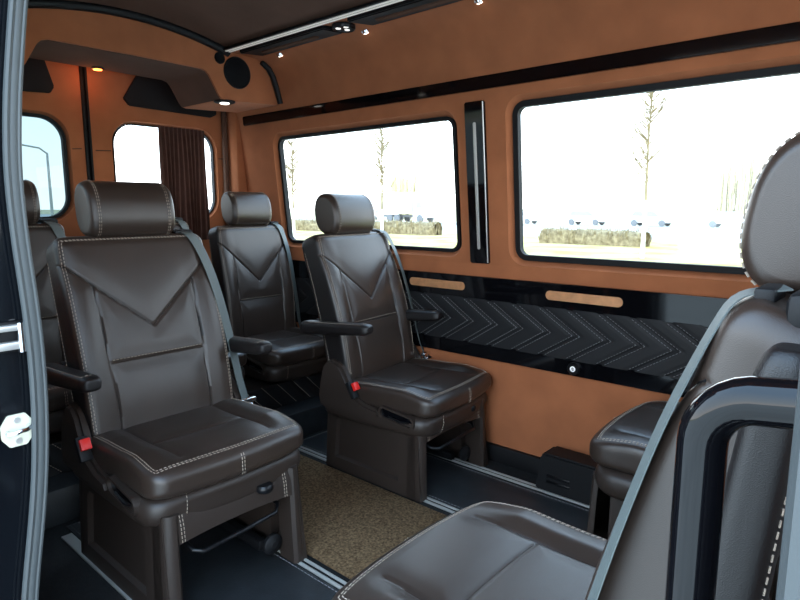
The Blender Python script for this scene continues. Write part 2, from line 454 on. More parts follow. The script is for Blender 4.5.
    # ---- pedestal
    if base:
        bs = thing_part('pedestal', t)
        for sg in (-1, 1):
            fr = MB()
            # tapering side panel, slightly flared
            def sp_(u, v, d): return (u * (1 + .03 * (.32 - v)), sg * (.226 + .010 * (1 - v / .32) + d) - .004, v)
            out = [(-.295, 0), (.292, 0), (.282, .10), (.268, .325), (-.255, .325), (-.275, .12)]
            inn = [(-.235, .055), (.165, .055), (.160, .235), (.145, .250), (-.205, .250), (-.225, .232)]
            plate(fr, out, [(inn, [(u * .95, .16 + (v - .16) * .92) for u, v in inn])], sp_, .005, -.012)
            fr.prism(rrect(-.24, .05, .172, .255, .02, 3), sp_, -.010, -.045)
            # front and rear legs are the returns of the panel
            for x0, x1 in ((.215, .285), (-.285, -.24)):
                vs = []
                for z, k in ((0, 1.0), (.05, .99), (.16, .97), (.325, .93)):
                    yo = .231 + .010 * (1 - z / .32); yi = .188 + .004 * (1 - z / .32)
                    xa, xb = (x0, x1 + .012 * (1 - z / .32)) if x0 > 0 else (x0 - .012 * (1 - z / .32), x1)
                    c_ = .030; rg_ = [(xa, yi), (xb - .010, yi), (xb, yi + .010)] + [(xb - c_ + c_ * math.cos(q), yo - c_ + c_ * math.sin(q)) for q in np.linspace(0, PI / 2, 7)] + [(xa, yo)]
                    nr = len(rg_); vs += [(x_, sg * y_ - .004, z) for x_, y_ in rg_]
                f_ = []
                for i in range(3):
                    for k in range(nr): f_.append((i * nr + k, i * nr + (k + 1) % nr, i * nr + nr + (k + 1) % nr, i * nr + nr + k))
                f_ += [tuple(range(nr)), tuple(3 * nr + k for k in range(nr))]
                fr.add(vs, f_, True)
            obj('side_panel', fr, 'shell', bs)
        rl = MB(); 
        vs = []
        for k in range(13):
            y = -.192 + .384 * k / 12; sag = .010 * (1 - (y / .192) ** 2); y -= .004
            vs += [(.230, y, .318), (.274, y, .318), (.282, y, .285), (.286, y, .238 + sag), (.275, y, .232 + sag), (.235, y, .235 + sag)]
        fs = []
        for i in range(12):
            for k in range(6): fs.append((i * 6 + k, i * 6 + (k + 1) % 6, i * 6 + 6 + (k + 1) % 6, i * 6 + 6 + k))
        fs += [tuple(range(6)), tuple(72 + k for k in range(6))]
        rl.add(vs, fs, True)
        rr = obj('front_rail', rl, 'shell', bs)
        sb = MB()
        for y in (-.180, -.188, .160, .168): stitches(sb, [(.2755, y, .316), (.2835, y, .285), (.2875, y, .238)])
        obj('stitching', sb, 'thread', rr)
        ab = []
        ctl = [(.10, -.155, .225), (.20, -.155, .215), (.275, -.152, .198), (.292, -.13, .192), (.294, 0, .200), (.290, .12, .206), (.26, .15, .215), (.12, .15, .23)]
        obj('adjuster_bar', MB().tube(ctl, .0065, 10), 'satin', t)
        obj('knob', MB().lathe([(.006, -.02), (.024, -.012), (.027, -.004), (.027, .004), (.022, .010)], (.285, .085, .302)), 'satin', t)
        obj('roller', MB().lathe([(.030, -.010), (.034, -.006), (.034, .006), (.030, .010), (.014, .012), (.012, .014)], (.225, .150, .062), (1, 0, 0)), 'plastic', t)
        me = MB().box((0, 0, .27), (.40, .32, .05), .005); me.box((-.06, -.165, .022), (.42, .030, .034), .004); me.box((-.06, .165, .022), (.42, .030, .034), .004)
        me.tube([(-.12, -.165, .03), (-.12, -.12, .25)], .010, 6); me.tube([(-.12, .165, .03), (-.12, .12, .25)], .010, 6)
        obj('seat_mechanism', me, 'plastic', t)
    return t

FZ = .006
def fold_arms(r, deg):
    for ch in r.children:
        if ch.name.startswith('armrest'):
            p = Vector((-.275, 0, .632)); ch.matrix_local = Matrix.Translation(p) @ Matrix.Rotation(math.radians(-deg), 4, 'Y') @ Matrix.Translation(-p)
seat = make_seat('dark brown leather seat nearest the door pillar, facing forward, red buckle button low', 9, 21, True)
seat.location = (-1.735, .935, FZ)
s2 = dup(seat, (-1.69, 1.950, FZ), math.radians(6), 'dark leather seat against the long window wall, facing forward beside the brown carpet')
s2.scale = (1, 1, .98)
for ch in s2.children:
    nm = ch.name.split('.')[0]
    if nm in ('cushion', 'seat_pan', 'recline_handle', 'buckle', 'side_shield'): ch.location.z = -.026; ch.location.x = .022
    if nm == 'pedestal': ch.location.x = .018; ch.scale.x = .93
    if ch.name.startswith('seat_belt'): ch.location.y = .018; ch.location.x = .006
    if ch.name.split('.')[0] in ('pedestal', 'roller', 'seat_mechanism', 'adjuster_bar'): ch.rotation_euler.z = math.radians(-6)
    if ch.name.startswith('armrest') and sum(v.co.y for v in ch.data.vertices[:50]) > 0: ch.location.y = -.055
    if ch.name.startswith('armrest') and sum(v.co.y for v in ch.data.vertices[:50]) < 0: ch.location.z = .022
s3 = dup(seat, (-.425, .905, FZ), PI, 'large leather seat in the right foreground, facing backward, seen from its side'); fold_arms(s3, 92)
for ch in s3.children:
    if ch.name.split('.')[0] in ('cushion', 'seat_pan', 'recline_handle'): ch.location.x = .050
    if ch.name.startswith('armrest'): ch.location.z += .078; ch.location.x -= .030
    if ch.name.startswith('backrest'):
        ch.material_slots[1].link = 'OBJECT'; ch.material_slots[1].material = M['leather']  # lighter leather on these sides stands in for light falling on them
        for q in list(ch.children):
            if q.name.startswith('stitching'): bpy.data.objects.remove(q)
s4 = dup(seat, (-.438, 1.940, FZ), PI, 'far facing-back seat of which only the cushion shows before the tan lower wall'); fold_arms(s4, 92)
for ch in s4.children:
    if ch.name.startswith('armrest') and sum(v.co.y for v in ch.data.vertices[:50]) < 0: ch.location.y += .03
PZ = .14
rear = make_seat('back-row leather seat in the rear corner beside the side window', 3, 11, False, arms=False)
rear.location = (-2.635, 1.968, FZ); rear.scale = (1, .88, .985)
dup(rear, (-2.665, .795, FZ + .03), 0, 'back-row leather seat at the far left, before the left rear door window')
dup(rear, (-2.665, 1.388, FZ + .03), 0, 'middle back-row seat, mostly hidden behind the brown leather seat')

# bench box under the back row, with diagonal stitching
bx = thing('bench_base', 'low dark quilted box with diagonal pale stitching under the back row of seats', 'seat base', (-2.66, 1.35, PZ))
obj('box', MB().box((-.01, 0, .064), (.50, 1.70, .128), .01), 'shell_dark', bx)
qp = MB(); st = MB()
ny = 240; nz = 18; V = []; F = []
for i in range(ny + 1):
    for j in range(nz + 1):
        y = -.84 + 1.68 * i / ny; z = .004 + .120 * j / nz
        q = ((y + z * 1.0) / .095) % 1.0; d = min(q, 1 - q) * .095 * .7
        V.append((.246 + .008 * (1 - math.exp(-(d / .012) ** 2)), y, z))
for i in range(ny):
    for j in range(nz):
        a = i * (nz + 1) + j; F.append((a, a + nz + 1, a + nz + 2, a + 1))
qp.add(V, F, True); pn = obj('quilted_panel', qp, 'quilt', bx)
for k in range(-10, 12):
    y0 = k * .095
    if abs(y0) < .8: stitches(st, [(.2475, y0 - .006, .010), (.2475, y0 - .126, .130)], r=.0012)
obj('stitching', st, 'thread', pn)

# ------------------------------------------------------------------ cabin shell
W0 = 2.26
def RY(z): return W0 - (.10 * (z - .9) if z > .9 else 0.)
fr_r = lambda u, v, d: (u, RY(v) + d, v)
XR, XF = -3.36, 1.05
fl = MB().box(((XR + XF) / 2 - .02, 1.31, -.03), (XF - XR + .1, 2.0, .06)); struct(obj('floor', fl, 'darkcarpet'))
stp = MB().box((-2.815, 1.34, PZ / 2), (1.06, 1.83, PZ), .012); struct(obj('floor_platform', stp, 'vinyl'))

wr = MB()
w1 = (-2.90, .945, -1.628, 1.555); w2 = (-1.338, .928, .20, 1.578)
holes = []
for (a, b, c, d) in (w1, w2):
    holes.append((rrect(a - .022, b - .022, c + .022, d + .022, .075, 8), rrect(a, b, c, d, .055, 8)))
plate(wr, [(XR, .9), (XF, .9), (XF, 1.72), (XR, 1.72)], holes, fr_r, 0, .035)
wr.box(((XR + XF) / 2, W0 + .02, .45), (XF - XR, .04, .905))
o = struct(obj('wall_right', wr, 'suede'))
# cove of the headliner above the black strip, both sides
cove = [(2.183, 1.665), (2.168, 1.73), (2.150, 1.79), (2.125, 1.855), (2.095, 1.90), (2.055, 1.928), (2.00, 1.944), (1.92, 1.948), (1.838, 1.945)]
def coveobj(mirror):
    pr = [((2.68 - y) if mirror else y, z) for y, z in cove]
    vs = []; fs = []
    n = len(pr); xs = np.linspace(XR, XF, 24)
    for x in xs:
        vs += [(x, y, z) for y, z in pr] + [(x, y + (-.02 if mirror else .02), z + .02) for y, z in pr]
    for i in range(len(xs) - 1):
        for k in range(n - 1):
            a = i * 2 * n + k
            fs += [(a, a + 1, a + 1 + 2 * n, a + 2 * n), (a + n, a + n + 1, a + n + 1 + 2 * n, a + n + 2 * n)]
    return MB().add(vs, fs, True)
struct(obj('wall_right_headliner', coveobj(False), 'suede'))
struct(obj('wall_left_headliner', coveobj(True), 'suede'))
def CZ(y): return 2.018 - .29 * (y - 1.34) ** 2
vs = []; fs = []; ys = np.linspace(.838, 1.842, 25)
for x in (XR, XF):
    for y in ys: vs += [(x, y, CZ(y)), (x, y, CZ(y) + .03)]
k = len(ys)
for i in range(k - 1):
    fs += [(2 * i, 2 * i + 2, 2 * k + 2 * i + 2, 2 * k + 2 * i), (2 * i + 1, 2 * i + 3, 2 * k + 2 * i + 3, 2 * k + 2 * i + 1)]
struct(obj('ceiling', MB().add(vs, fs, True), 'ceiling'))

def window(nm, q, fn, d, pane, seal=.024, r=.055):
    a, b, c, e = q
    w = bpy.data.objects.new(nm, None); COL.objects.link(w); w['kind'] = 'structure'
    s_ = MB(); ringplate(s_, rrect(a, b, c, e, r, 8), rrect(a + seal, b + seal, c - seal, e - seal, max(.02, r - seal), 8), fn, d - .012, d + .016)
    obj('window_seal', s_, 'rubber2', w)
    obj('pane', MB().prism(rrect(a + .01, b + .01, c - .01, e - .01, r - .01, 8), fn, d + .006, d + .009), pane, w)
    return w
window('window_1', w1, fr_r, .030, 'clear', .017); window('window_2', w2, fr_r, .030, 'clear')

# rear doors
rw_y = lambda u, v, d: (XR + .01 - d, u, v)
def rdoor(nm, y0, y1, hole):
    mb = MB(); a, b, c, d = hole
    plate(mb, [(y0, .0), (y1, .0), (y1, 1.98), (y0, 1.98)], [(rrect(a - .012, b - .012, c + .012, d + .012, .13, 10), rrect(a, b, c, d, .12, 10))], rw_y, 0, .04)
    o = struct(obj(nm, mb, 'suede'))
    for z in (1.45,):
        obj('seam', MB().tube([(XR + .0105, y0 + .02, z), (XR + .0105, a - .02, z + .004)], .003, 6).tube([(XR + .0105, c + .02, z), (XR + .0105, y1 - .02, z + .004)], .003, 6), 'ceiling', o)
    return o
hr = (1.475, 1.09, 2.085, 1.610); hl = (.60, 1.09, 1.240, 1.610)
rdoor('door_1', .40, 1.325, hl); rdoor('door_2', 1.355, 2.30, hr)
window('window_3', hl, rw_y, .030, 'tint', .016, .12); window('window_4', hr, rw_y, .030, 'clear', .006, .12)
gp = MB().box((XR - .012, 1.340, .99), (.02, .034, 1.98)); gp.tube([(XR + .012, 1.328, 0.1), (XR + .012, 1.328, 1.95)], .007, 8); gp.tube([(XR + .012, 1.352, .1), (XR + .012, 1.352, 1.95)], .007, 8)
struct(obj('trim_1', gp, 'rubber2'))
# corner post with dark slot
cp = MB().box((XR + .07, 2.205, .98), (.12, .09, 1.93), .02); struct(obj('trim_2', cp, 'suede'))
struct(obj('trim_3', MB().box((XR + .035, 2.140, .97), (.03, .028, 1.90), .008), 'ceiling'))

# felt vents high on the rear doors
def felt(poly, label):
    o = obj('felt_panel', MB().prism(poly, rw_y, -.014, .002, .004), 'greypanel'); return tag(o, label, 'panel', 'felt panels on the rear doors')
felt([(1.65, 1.92), (1.535, 1.735), (1.565, 1.700), (2.06, 1.690), (2.10, 1.71), (2.10, 1.92)], 'charcoal felt panel high on the right rear door, above the curtained window')
felt([(1.145, 1.92), (1.195, 1.745), (1.175, 1.712), (.60, 1.68), (.56, 1.70), (.56, 1.92)], 'charcoal felt panel high on the left rear door, beside the door pillar')

# near side wall
LY = lambda z: 2.68 - RY(z)
fr_l = lambda u, v, d: (u, LY(v) - d, v)
wl = MB(); w5 = (-3.0, .95, -1.85, 1.55)
plate(wl, [(XR, .9), (-1.64, .9), (-1.64, 1.72), (XR, 1.72)], [(rrect(w5[0] - .02, w5[1] - .02, w5[2] + .02, w5[3] + .02, .075, 8), rrect(*w5, .055, 8))], fr_l, 0, .035)
wl.box(((XR - 1.64) / 2, .40, .45), (-1.64 - XR, .04, .905))
struct(obj('wall_left', wl, 'suede'))
window('window_5', w5, fr_l, .030, 'mildtint')
# lower lining of the near wall (dark carpeted wheel arch zone)
struct(obj('trim_4', MB().box((-2.49, .432, .30), (1.62, .03, .60), .01).box((-2.55, .52, .14), (.75, .20, .28), .05), 'darkcarpet'))
wf = MB().box((.60, .41, .86), (.95, .05, 1.72)); struct(obj('wall_left_front', wf, 'suede'))
hd = MB().box((-.66, .46, 1.76), (1.60, .10, .10), .02); struct(obj('trim_5', hd, 'suede'))

# body pillar behind the sliding door opening
pil = MB()
prof = [(.30, -.45), (.34, .0), (.355, .32), (.374, .43), (.392, .538), (.405, .646), (.412, .754), (.414, .871), (.411, .965), (.404, 1.087), (.402, 1.224), (.413, 1.357), (.440, 1.546), (.475, 1.75), (.52, 1.90)]
def jam(y0, y1, x0, x1):
    vs = []; fs = []
    for y, z in prof: vs += [(x0, y + y0, z), (x1, y + y0, z), (x1, y + y1, z), (x0, y + y1, z)]
    for i in range(len(prof) - 1):
        for k in range(4): fs.append((i * 4 + k, i * 4 + (k + 1) % 4, i * 4 + 4 + (k + 1) % 4, i * 4 + 4 + k))
    fs += [(0, 1, 2, 3), tuple((len(prof) - 1) * 4 + k for k in (3, 2, 1, 0))]
    return vs, fs
pil.add(*jam(-.22, -.014, -1.66, -1.378), False)
pil.add(*jam(-.25, -.115, -1.44, -1.345), False)
struct(obj('door_frame', pil, 'paint'))
prof_all = prof; prof = [p for p in prof if .86 < p[1] < 1.0]
pl2 = MB().add(*jam(-.012, .010, -1.40, -1.364), False); prof = prof_all; struct(obj('trim_6', pl2, 'suede'))
fine = []
zz = np.linspace(-.05, 1.85, 60); py = np.interp(zz, [p[1] for p in prof], [p[0] for p in prof])
for it in range(3): py[1:-1] = (py[:-2] + 2 * py[1:-1] + py[2:]) / 4
se = MB()
se.tube([(-1.362, y - .005, z) for y, z in zip(py, zz)], .0145, 14); se.tube([(-1.352, y - .017, z) for y, z in zip(py, zz)], .0065, 8); se.tube([(-1.353, y + .005, z) for y, z in zip(py, zz)], .005, 8)
struct(obj('trim_7', se, 'rubber'), 'grey rubber door seal at the left edge', 'door seal')

# striker plate and latch on the pillar
stp_ = thing('door_striker', 'cream octagonal striker plate with chrome loop bolted on the black door pillar', 'striker', (-1.378, .366, .697))
oc = [(-.030, .014), (-.016, .034), (.016, .034), (.030, .014), (.030, -.014), (.016, -.034), (-.016, -.034), (-.030, -.014)]
obj('plate', MB().prism(oc, lambda u, v, d: (d, u, v), 0., .006, .0015), 'white_plate', stp_)
obj('loop', MB().tube([(.005, -.020, 0), (.020, -.020, .0), (.024, -.012, 0), (.024, .012, .004), (.020, .020, .006), (.005, .020, .006)], .005, 8), 'chrome', stp_)
for z in (.022, -.022): obj('bolt', MB().lathe([(.006, 0), (.006, .003)], (.006, 0, z), (1, 0, 0)), 'alu', stp_)
la = thing('door_latch', 'silver two-bar catch on the black door pillar above the cream striker plate', 'latch', (-1.378, .372, .893))
obj('bracket', MB().box((.004, -.02, 0), (.008, .085, .062), .003), 'plastic', la)
obj('bar', MB().box((.016, -.02, .020), (.018, .080, .012), .003), 'alu', la)
obj('bar', MB().box((.016, -.02, -.016), (.018, .080, .016), .003), 'alu', la)
obj('pin', MB().lathe([(.007, -.03), (.007, .03)], (.022, .012, 0)), 'chrome', la)

wfp = MB(); plate(wfp, [(.40, 0), (2.28, 0), (2.28, 2.0), (.40, 2.0)], [(rrect(.50, .72, 2.18, 1.93, .1), rrect(.50, .72, 2.18, 1.93, .1))], lambda u, v, d: (XF + d, u, v), 0, .04)
struct(obj('light_shaping_bulkhead', wfp, 'darkcarpet'))  # unseen bulkhead, added with its opening sized to steer light into the cabin
# front pillar with seal and grab handle
struct(obj('trim_8', MB().box((.080, .39, .9), (.10, .20, 1.9), .02), 'paint'))
struct(obj('trim_9', MB().tube([(-.022, .345, z) for z in np.linspace(.0, 1.075, 12)], .020, 14).tube([(-.030, .326, z) for z in np.linspace(.0, 1.075, 12)], .008, 8), 'rubber'))
gh = thing('grab_handle', 'glossy black curved grab handle in the right foreground', 'handle', (-.111, .462, .601))
hp = [(.15, -.01, -.165), (.10, -.004, -.165), (.04, 0, -.155), (.012, 0, -.13), (0, 0, -.09)] + [(0, 0, .02 + .36 * i / 8) for i in range(9)]
for i in range(1, 9):
    a = PI / 2 * i / 8; hp.append((.038 * (1 - math.cos(a)), 0, .38 + .038 * math.sin(a)))
hp += [(.07, -.0, .422), (.11, -.004, .425), (.15, -.01, .425)]
obj('bar', MB().tube(hp, .0172, 20), 'gloss', gh)
obj('foot', MB().lathe([(.026, -.01), (.026, .012), (.018, .022)], (.148, -.010, -.165), (-1, 0, 0)), 'plastic', gh)
obj('foot', MB().lathe([(.026, -.01), (.026, .012), (.018, .022)], (.148, -.010, .425), (-1, 0, 0)), 'plastic', gh)

# black strip under the cove
sb = MB().prism([(XR + .19, 1.638), (XF, 1.638), (XF, 1.690), (XR + .19, 1.690)], fr_r, -.016, .004, .004)
struct(obj('trim_10', sb, 'gloss'), 'glossy black strip along the wall above the windows', 'trim')
# window pillar panel
pt = thing('pillar_panel', 'upright glossy black panel with a pale strip between the two side windows', 'panel', (-1.503, 2.25, .90))
fp = lambda u, v, d: (u + 1.503, RY(v) + d - 2.25, v - .90)
obj('panel', MB().prism(rrect(-1.556, .905, -1.455, 1.595, .006, 2), fp, -.014, .003, .004), 'gloss', pt)
obj('light_strip', MB().prism(rrect(-1.511, .968, -1.496, 1.510, .007, 5), fp, -.020, -.012, .003), 'alu', pt)
obj('edge_bead', MB().tube([fp(-1.459, v, -.016) for v in np.linspace(.91, 1.59, 5)], .003, 6), 'alu', pt)

# long armrest-height panel
pa = thing('side_wall_panel', 'long glossy black wall panel with charcoal chevron quilting below the windows', 'panel', (-1.2, 2.26, .475))
fpn = lambda u, v, d: (u + 1.2, d, v - .475)
XA, XB = XR + .14, .95
obj('upper_band', MB().prism([(XA, .742), (XB, .742), (XB, .846), (XA, .846)], fpn, -.024, .0, .004), 'gloss', pa)
obj('lower_band', MB().prism([(XA, .475), (XB, .475), (XB, .542), (XA, .542)], fpn, -.024, .0, .004), 'gloss', pa)
V = []; F = []; nx = 1100; nz = 44; PIT = .128
xsv = np.linspace(XA, XB, nx)
def chev(x, z):   # distance to the nearest chevron groove (apex towards the front)
    h = abs(z - .640); q = ((x + h * 1.55 + 1.03) / PIT) % 1.0
    return min(q, 1 - q) * PIT * .54, q
for i in range(nx):
    for j in range(nz + 1):
        z = .538 + .208 * j / nz
        d, q = chev(xsv[i], z)
        V.append((xsv[i] + 1.2, -.014 - .008 * (1 - math.exp(-(d / .0055) ** 2)) + .0022 * math.exp(-((d - .014) / .003) ** 2), z - .475))
for i in range(nx - 1):
    for j in range(nz):
        a = i * (nz + 1) + j; F.append((a, a + nz + 1, a + nz + 2, a + 1))
ch = obj('chevron_pad', MB().add(V, F, True), 'quilt', pa, auto=False)
st = MB()
kk = 0
for k in range(-30, 20):
    xa = -1.03 + k * PIT
    for off in (.016, -.016):
        for sg in (1, -1):
            p0 = (xa + off, .640); p1 = (xa + off - .100 * 1.55, .640 + sg * .100)
            if p1[0] > -2.4 and p0[0] < .2: stitches(st, [fpn(p0[0], p0[1], -.0226), fpn(p1[0], p1[1], -.0226)], dash=.008, gap=.005, r=.0012)
obj('stitching', st, 'grey_thread', ch)
for x0, x1 in ((-1.905, -1.575), (-1.168, -.848), (-.43, -.11)):
    mb = MB().prism(rrect(x0, .777, x1, .815, .0185, 8), fpn, -.030, -.020, .004)
    i_ = obj('inlay', mb, 'copper', pa); i_['label'] = 'copper coloured rounded inlay'
bt = MB().lathe([(.026, 0), (.026, .010), (.022, .014)], (-1.03 + 1.2, -.024, .508 - .475), (0, -1, 0), 32)
b_ = obj('button', bt, 'satin', pa); b_['label'] = 'round black switch with a white ring'
rg = MB()
ringplate(rg, [(.0115 * math.cos(a), .0115 * math.sin(a)) for a in np.linspace(0, 2 * PI, 33)[:-1]], [(.0065 * math.cos(a), .0065 * math.sin(a)) for a in np.linspace(0, 2 * PI, 33)[:-1]], lambda u, v, d: (-1.03 + 1.2 + u, -.024 - d, .033 + v), .016, .013)
rg.box((-1.03 + 1.2 - .0025, -.039, .033), (.002, .002, .007)).box((-1.03 + 1.2 + .0025, -.039, .033), (.002, .002, .007))
obj('ring', rg, mat('glowing_white_print', (.85, .85, .85), .4, emit=(1, 1, 1), estr=.25), b_)  # print material with a faint emission of its own

# skirting and floor box
struct(obj('baseboard_right', MB().box(((XR + XF) / 2, 2.252, .040), (XF - XR, .024, .080), .006), 'plastic'))
hb = thing('heater_cover', 'low black plastic cover at the foot of the tan wall behind the far cushion', 'cover', (-.995, 2.20, 0))
obj('cover', MB().prism([(-.135, 0), (-.115, .150), (-.10, .165), (.13, .165), (.13, 0)], lambda u, v, d: (u, d, v), -.075, .035, .008), 'plastic', hb)
for z in (.05, .075): obj('vent_slot', MB().box((-.03, -.077, z), (.10, .006, .012), .002), 'satin', hb)

# ------------------------------------------------------------------ overhead console
oc_ = thing('overhead_console', 'tan suede overhead console bridging the rear doors, with speakers at both ends', 'console', (-2.80, 1.34, 1.70))
def arc_top(y): return CZ(y) - .004 if abs(y - 1.34) < .5 else float(np.interp(abs(y - 1.34), [.5, .58, .66, .715, .755, .785, .81, .828], [1.942, 1.944, 1.940, 1.924, 1.896, 1.851, 1.786, 1.726]))
half = [(0, 1.838), (.345, 1.836), (.372, 1.828), (.390, 1.810), (.440, 1.722), (.455, 1.706), (.48, 1.700), (.66, 1.708), (.815, 1.716), (.832, 1.722)]
bot = [(1.34 - y, z) for y, z in half[::-1]] + [(1.34 + y, z) for y, z in half[1:]]
top = [(1.34 + d, arc_top(1.34 + d)) for d in np.linspace(.826, -.826, 61)]
poly = bot + top
bm = bmesh.new()
fnc = lambda u, v, d: (d, u - 1.34, v - 1.70)
nb = len(bot)
A = [bm.verts.new(fnc(u, v, 0)) for u, v in poly]; B = [bm.verts.new(fnc(u, v, -.40)) for u, v in poly]
fa = bm.faces.new(A); fb = bm.faces.new(B[::-1])
under = MB()
for i in range(len(poly)):
    j = (i + 1) % len(poly)
    bm.faces.new((A[i], B[i], B[j], A[j]))
bmesh.ops.recalc_face_normals(bm, faces=bm.faces[:])
bmesh.ops.triangulate(bm, faces=[fa, fb])
mbc = MB().addbm(bm, False)
con = obj('housing', mbc, 'suede', oc_)
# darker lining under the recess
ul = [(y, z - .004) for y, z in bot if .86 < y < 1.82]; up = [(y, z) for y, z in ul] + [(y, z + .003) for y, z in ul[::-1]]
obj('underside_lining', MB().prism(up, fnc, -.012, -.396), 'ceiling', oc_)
et = MB().tube([fnc(y, z - .012, .012) for y, z in [(1.34 + d, CZ(1.34 + d)) for d in np.linspace(-.50, .50, 50)]], .020, 10)
obj('edge_trim', et, 'plastic', oc_)
for sg in (-1, 1):
    c_ = (0.0, sg * .553, .146)
    sp = obj('speaker', MB().lathe([(.078, 0), (.078, .004), (.075, .008), (.071, .005), (.03, .009), (.002, .010)], c_, (1, 0, 0), 40), 'grille', oc_)
    obj('bezel', MB().lathe([(.080, -.002), (.080, .006), (.078, .008), (.076, .006), (.076, .0)], c_, (1, 0, 0), 40), 'plastic', sp)
    obj('tweeter', MB().lathe([(.029, 0), (.029, .006), (.024, .010), (.012, .007), (.001, .009)], (0, sg * .452, .202), (1, 0, 0), 28), 'grille', oc_)
    # black corner trim between console end and cove
    pts = [(.012, sg * d, z - 1.70) for d, z in ((.70, 1.922), (.744, 1.900), (.772, 1.862), (.795, 1.80), (.812, 1.745), (.818, 1.722))]
    obj('corner_trim', MB().tube(pts, [.014, .017, .017, .016, .015, .015], 8), 'plastic', oc_)
    lm = obj('spot_lamp', MB().lathe([(.055, .0), (.055, -.006), (.048, -.010)], (-.045, sg * .50, .003), (0, 0, 1), 28), 'plastic', oc_)
    obj('lamp_lens', MB().lathe([(.024, -.008), (.024, -.013), (.018, -.016)], (-.045, sg * .50, .003), (0, 0, 1), 24), 'lens', lm)
lm = obj('spot_lamp', MB().lathe([(.028, 0), (.028, -.006)], (-.37, 0, .133), (0, 0, 1), 20), 'plastic', oc_)
obj('lamp_lens', MB().lathe([(.02, -.006), (.02, -.010)], (-.37, 0, .133), (0, 0, 1), 20), mat('red_amber_lens', (.8, .2, .05), .3, emit=(1, .25, .05), estr=6), lm)

# curtain on the right rear window
V = []; F = []; n = 150; rows = 14
for side, off in ((0, 0), (1, -.002)):
    for i in range(n + 1):
        y = 1.705 + .285 * i / n
        for j in range(rows + 1):
            z = .96 + .645 * j / rows; am = .011 - .003 * j / rows
            V.append((XR + .052 + am * math.sin(i / n * 2 * PI * 11 + .35 * math.sin(j * .5)) + off, y + .012 * (1 - j / rows) * math.sin(i * .09), z))
w_ = (n + 1) * (rows + 1)
for s_ in (0, 1):
    for i in range(n):
        for j in range(rows):
            a = s_ * w_ + i * (rows + 1) + j; F.append((a, a + rows + 1, a + rows + 2, a + 1))
cu = thing('curtain', 'dark brown pleated curtain half drawn over the right rear door window', 'curtain', (0, 0, 0))
obj('fabric', MB().add(V, F, True), 'curtain', cu)

# ------------------------------------------------------------------ ceiling fittings
ls = thing('ceiling_light_strip', 'thin twin-line pale light strip running along the ceiling edge', 'light strip', (-1.0, 1.822, 1.945))
obj('profile', MB().box((-.0, 0, -.004), (3.55, .052, .012), .003), 'plastic', ls)
for dy in (-.010, .010): obj('diffuser', MB().box((0, dy, -.009), (3.54, .013, .008), .002), 'diffuser', ls)
def ceil_panel(x0, x1, label):
    t = thing('reading_panel', label, 'panel', ((x0 + x1) / 2, 1.925, 1.948), group='black overhead panels on the ceiling edge')
    L = x1 - x0; f = lambda u, v, d: (u, v, d - .02 * max(0, v - .02))
    obj('panel', MB().prism([(-L / 2, -.055), (L / 2, -.055), (L / 2 + .02, .050), (-L / 2 + .05, .055)], f, -.020, .004, .005), 'plastic', t)
    obj('inlay', MB().prism(rrect(-L / 2 + .12, -.012, L / 2 - .10, .018, .012, 5), f, -.026, -.016, .003), 'ceiling', t)
    return t
ceil_panel(-2.74, -2.10, 'glossy black overhead panel with a tan slot, nearest the rear speaker')
ceil_panel(-1.95, -.95, 'longer glossy black overhead panel at the top edge of the picture')
em = thing('ceiling_lamp', 'round black ceiling lamp with three white lights between the black overhead panels', 'lamp', (-2.03, 1.93, 1.944))
obj('ring', MB().lathe([(.052, .0), (.052, -.014), (.048, -.019), (.044, -.014), (.044, .0)], n=36), 'satin', em)
obj('disc', MB().lathe([(.045, .002), (.045, -.012), (.02, -.013), (.002, -.014)], n=36), 'plastic', em)
lens3 = mat('white_lens', (.85, .85, .82), .3, emit=(1, .97, .92), estr=.9)
for k in range(3):
    a = math.radians(100 + 120 * k); c_, s_ = math.cos(a), math.sin(a)
    f = lambda u, v, d: (u * c_ - v * s_, u * s_ + v * c_, d)
    obj('light', MB().prism([(.013, -.007), (.028, -.011), (.036, -.006), (.036, .006), (.028, .011), (.013, .007)], f, -.0155, -.010, .001), lens3, em)
def spot(x, label):
    t = thing('spotlight', label, 'spotlight', (x, 2.035, 1.937), group='small chrome spotlights on the headliner')
    t.rotation_euler = (math.radians(30), 0, 0)
    obj('bezel', MB().lathe([(.020, .006), (.020, -.004), (.016, -.008)], n=24), 'chrome', t)
    obj('lamp_lens', MB().lathe([(.013, -.006), (.013, -.010), (.008, -.013)], n=20), 'lens', t)
spot(-2.62, 'small chrome spotlight on the headliner nearest the speaker')
spot(-2.00, 'small chrome spotlight just below the round three-light ceiling lamp')
spot(-1.39, 'small chrome spotlight at the very top edge of the picture')

# ------------------------------------------------------------------ floor coverings
def mat_(x0, x1, y0, y1, label):
    t = thing('floor_mat', label, 'mat', ((x0 + x1) / 2, (y0 + y1) / 2, 0), group='dark vinyl floor mats')
    a, b = (x1 - x0) / 2, (y1 - y0) / 2
    obj('sheet', MB().box((0, 0, .0025), (2 * a, 2 * b, .005), .002), 'vinyl', t)
    s = MB(); stitches(s, [(-a + .012, -b + .012, .0055), (a - .012, -b + .012, .0055), (a - .012, b - .012, .0055), (-a + .012, b - .012, .0055), (-a + .012, -b + .012, .0055)], .010, .006, .0013)
    obj('stitching', s, 'grey_thread', t)
mat_(-2.26, .4, .722, 1.128, 'dark vinyl mat under the seat nearest the door pillar')
mat_(-2.26, .6, 1.770, 2.098, 'dark vinyl mat between the rails in front of the seat by the wall')
V = []; F = []; nx, ny = 300, 70
cg = MB().box((-1.0, 1.441, .006), (2.46, .506, .012), .005)
tag(obj('carpet', cg, 'carpet'), 'speckled brown carpet runner down the middle of the floor', 'carpet')
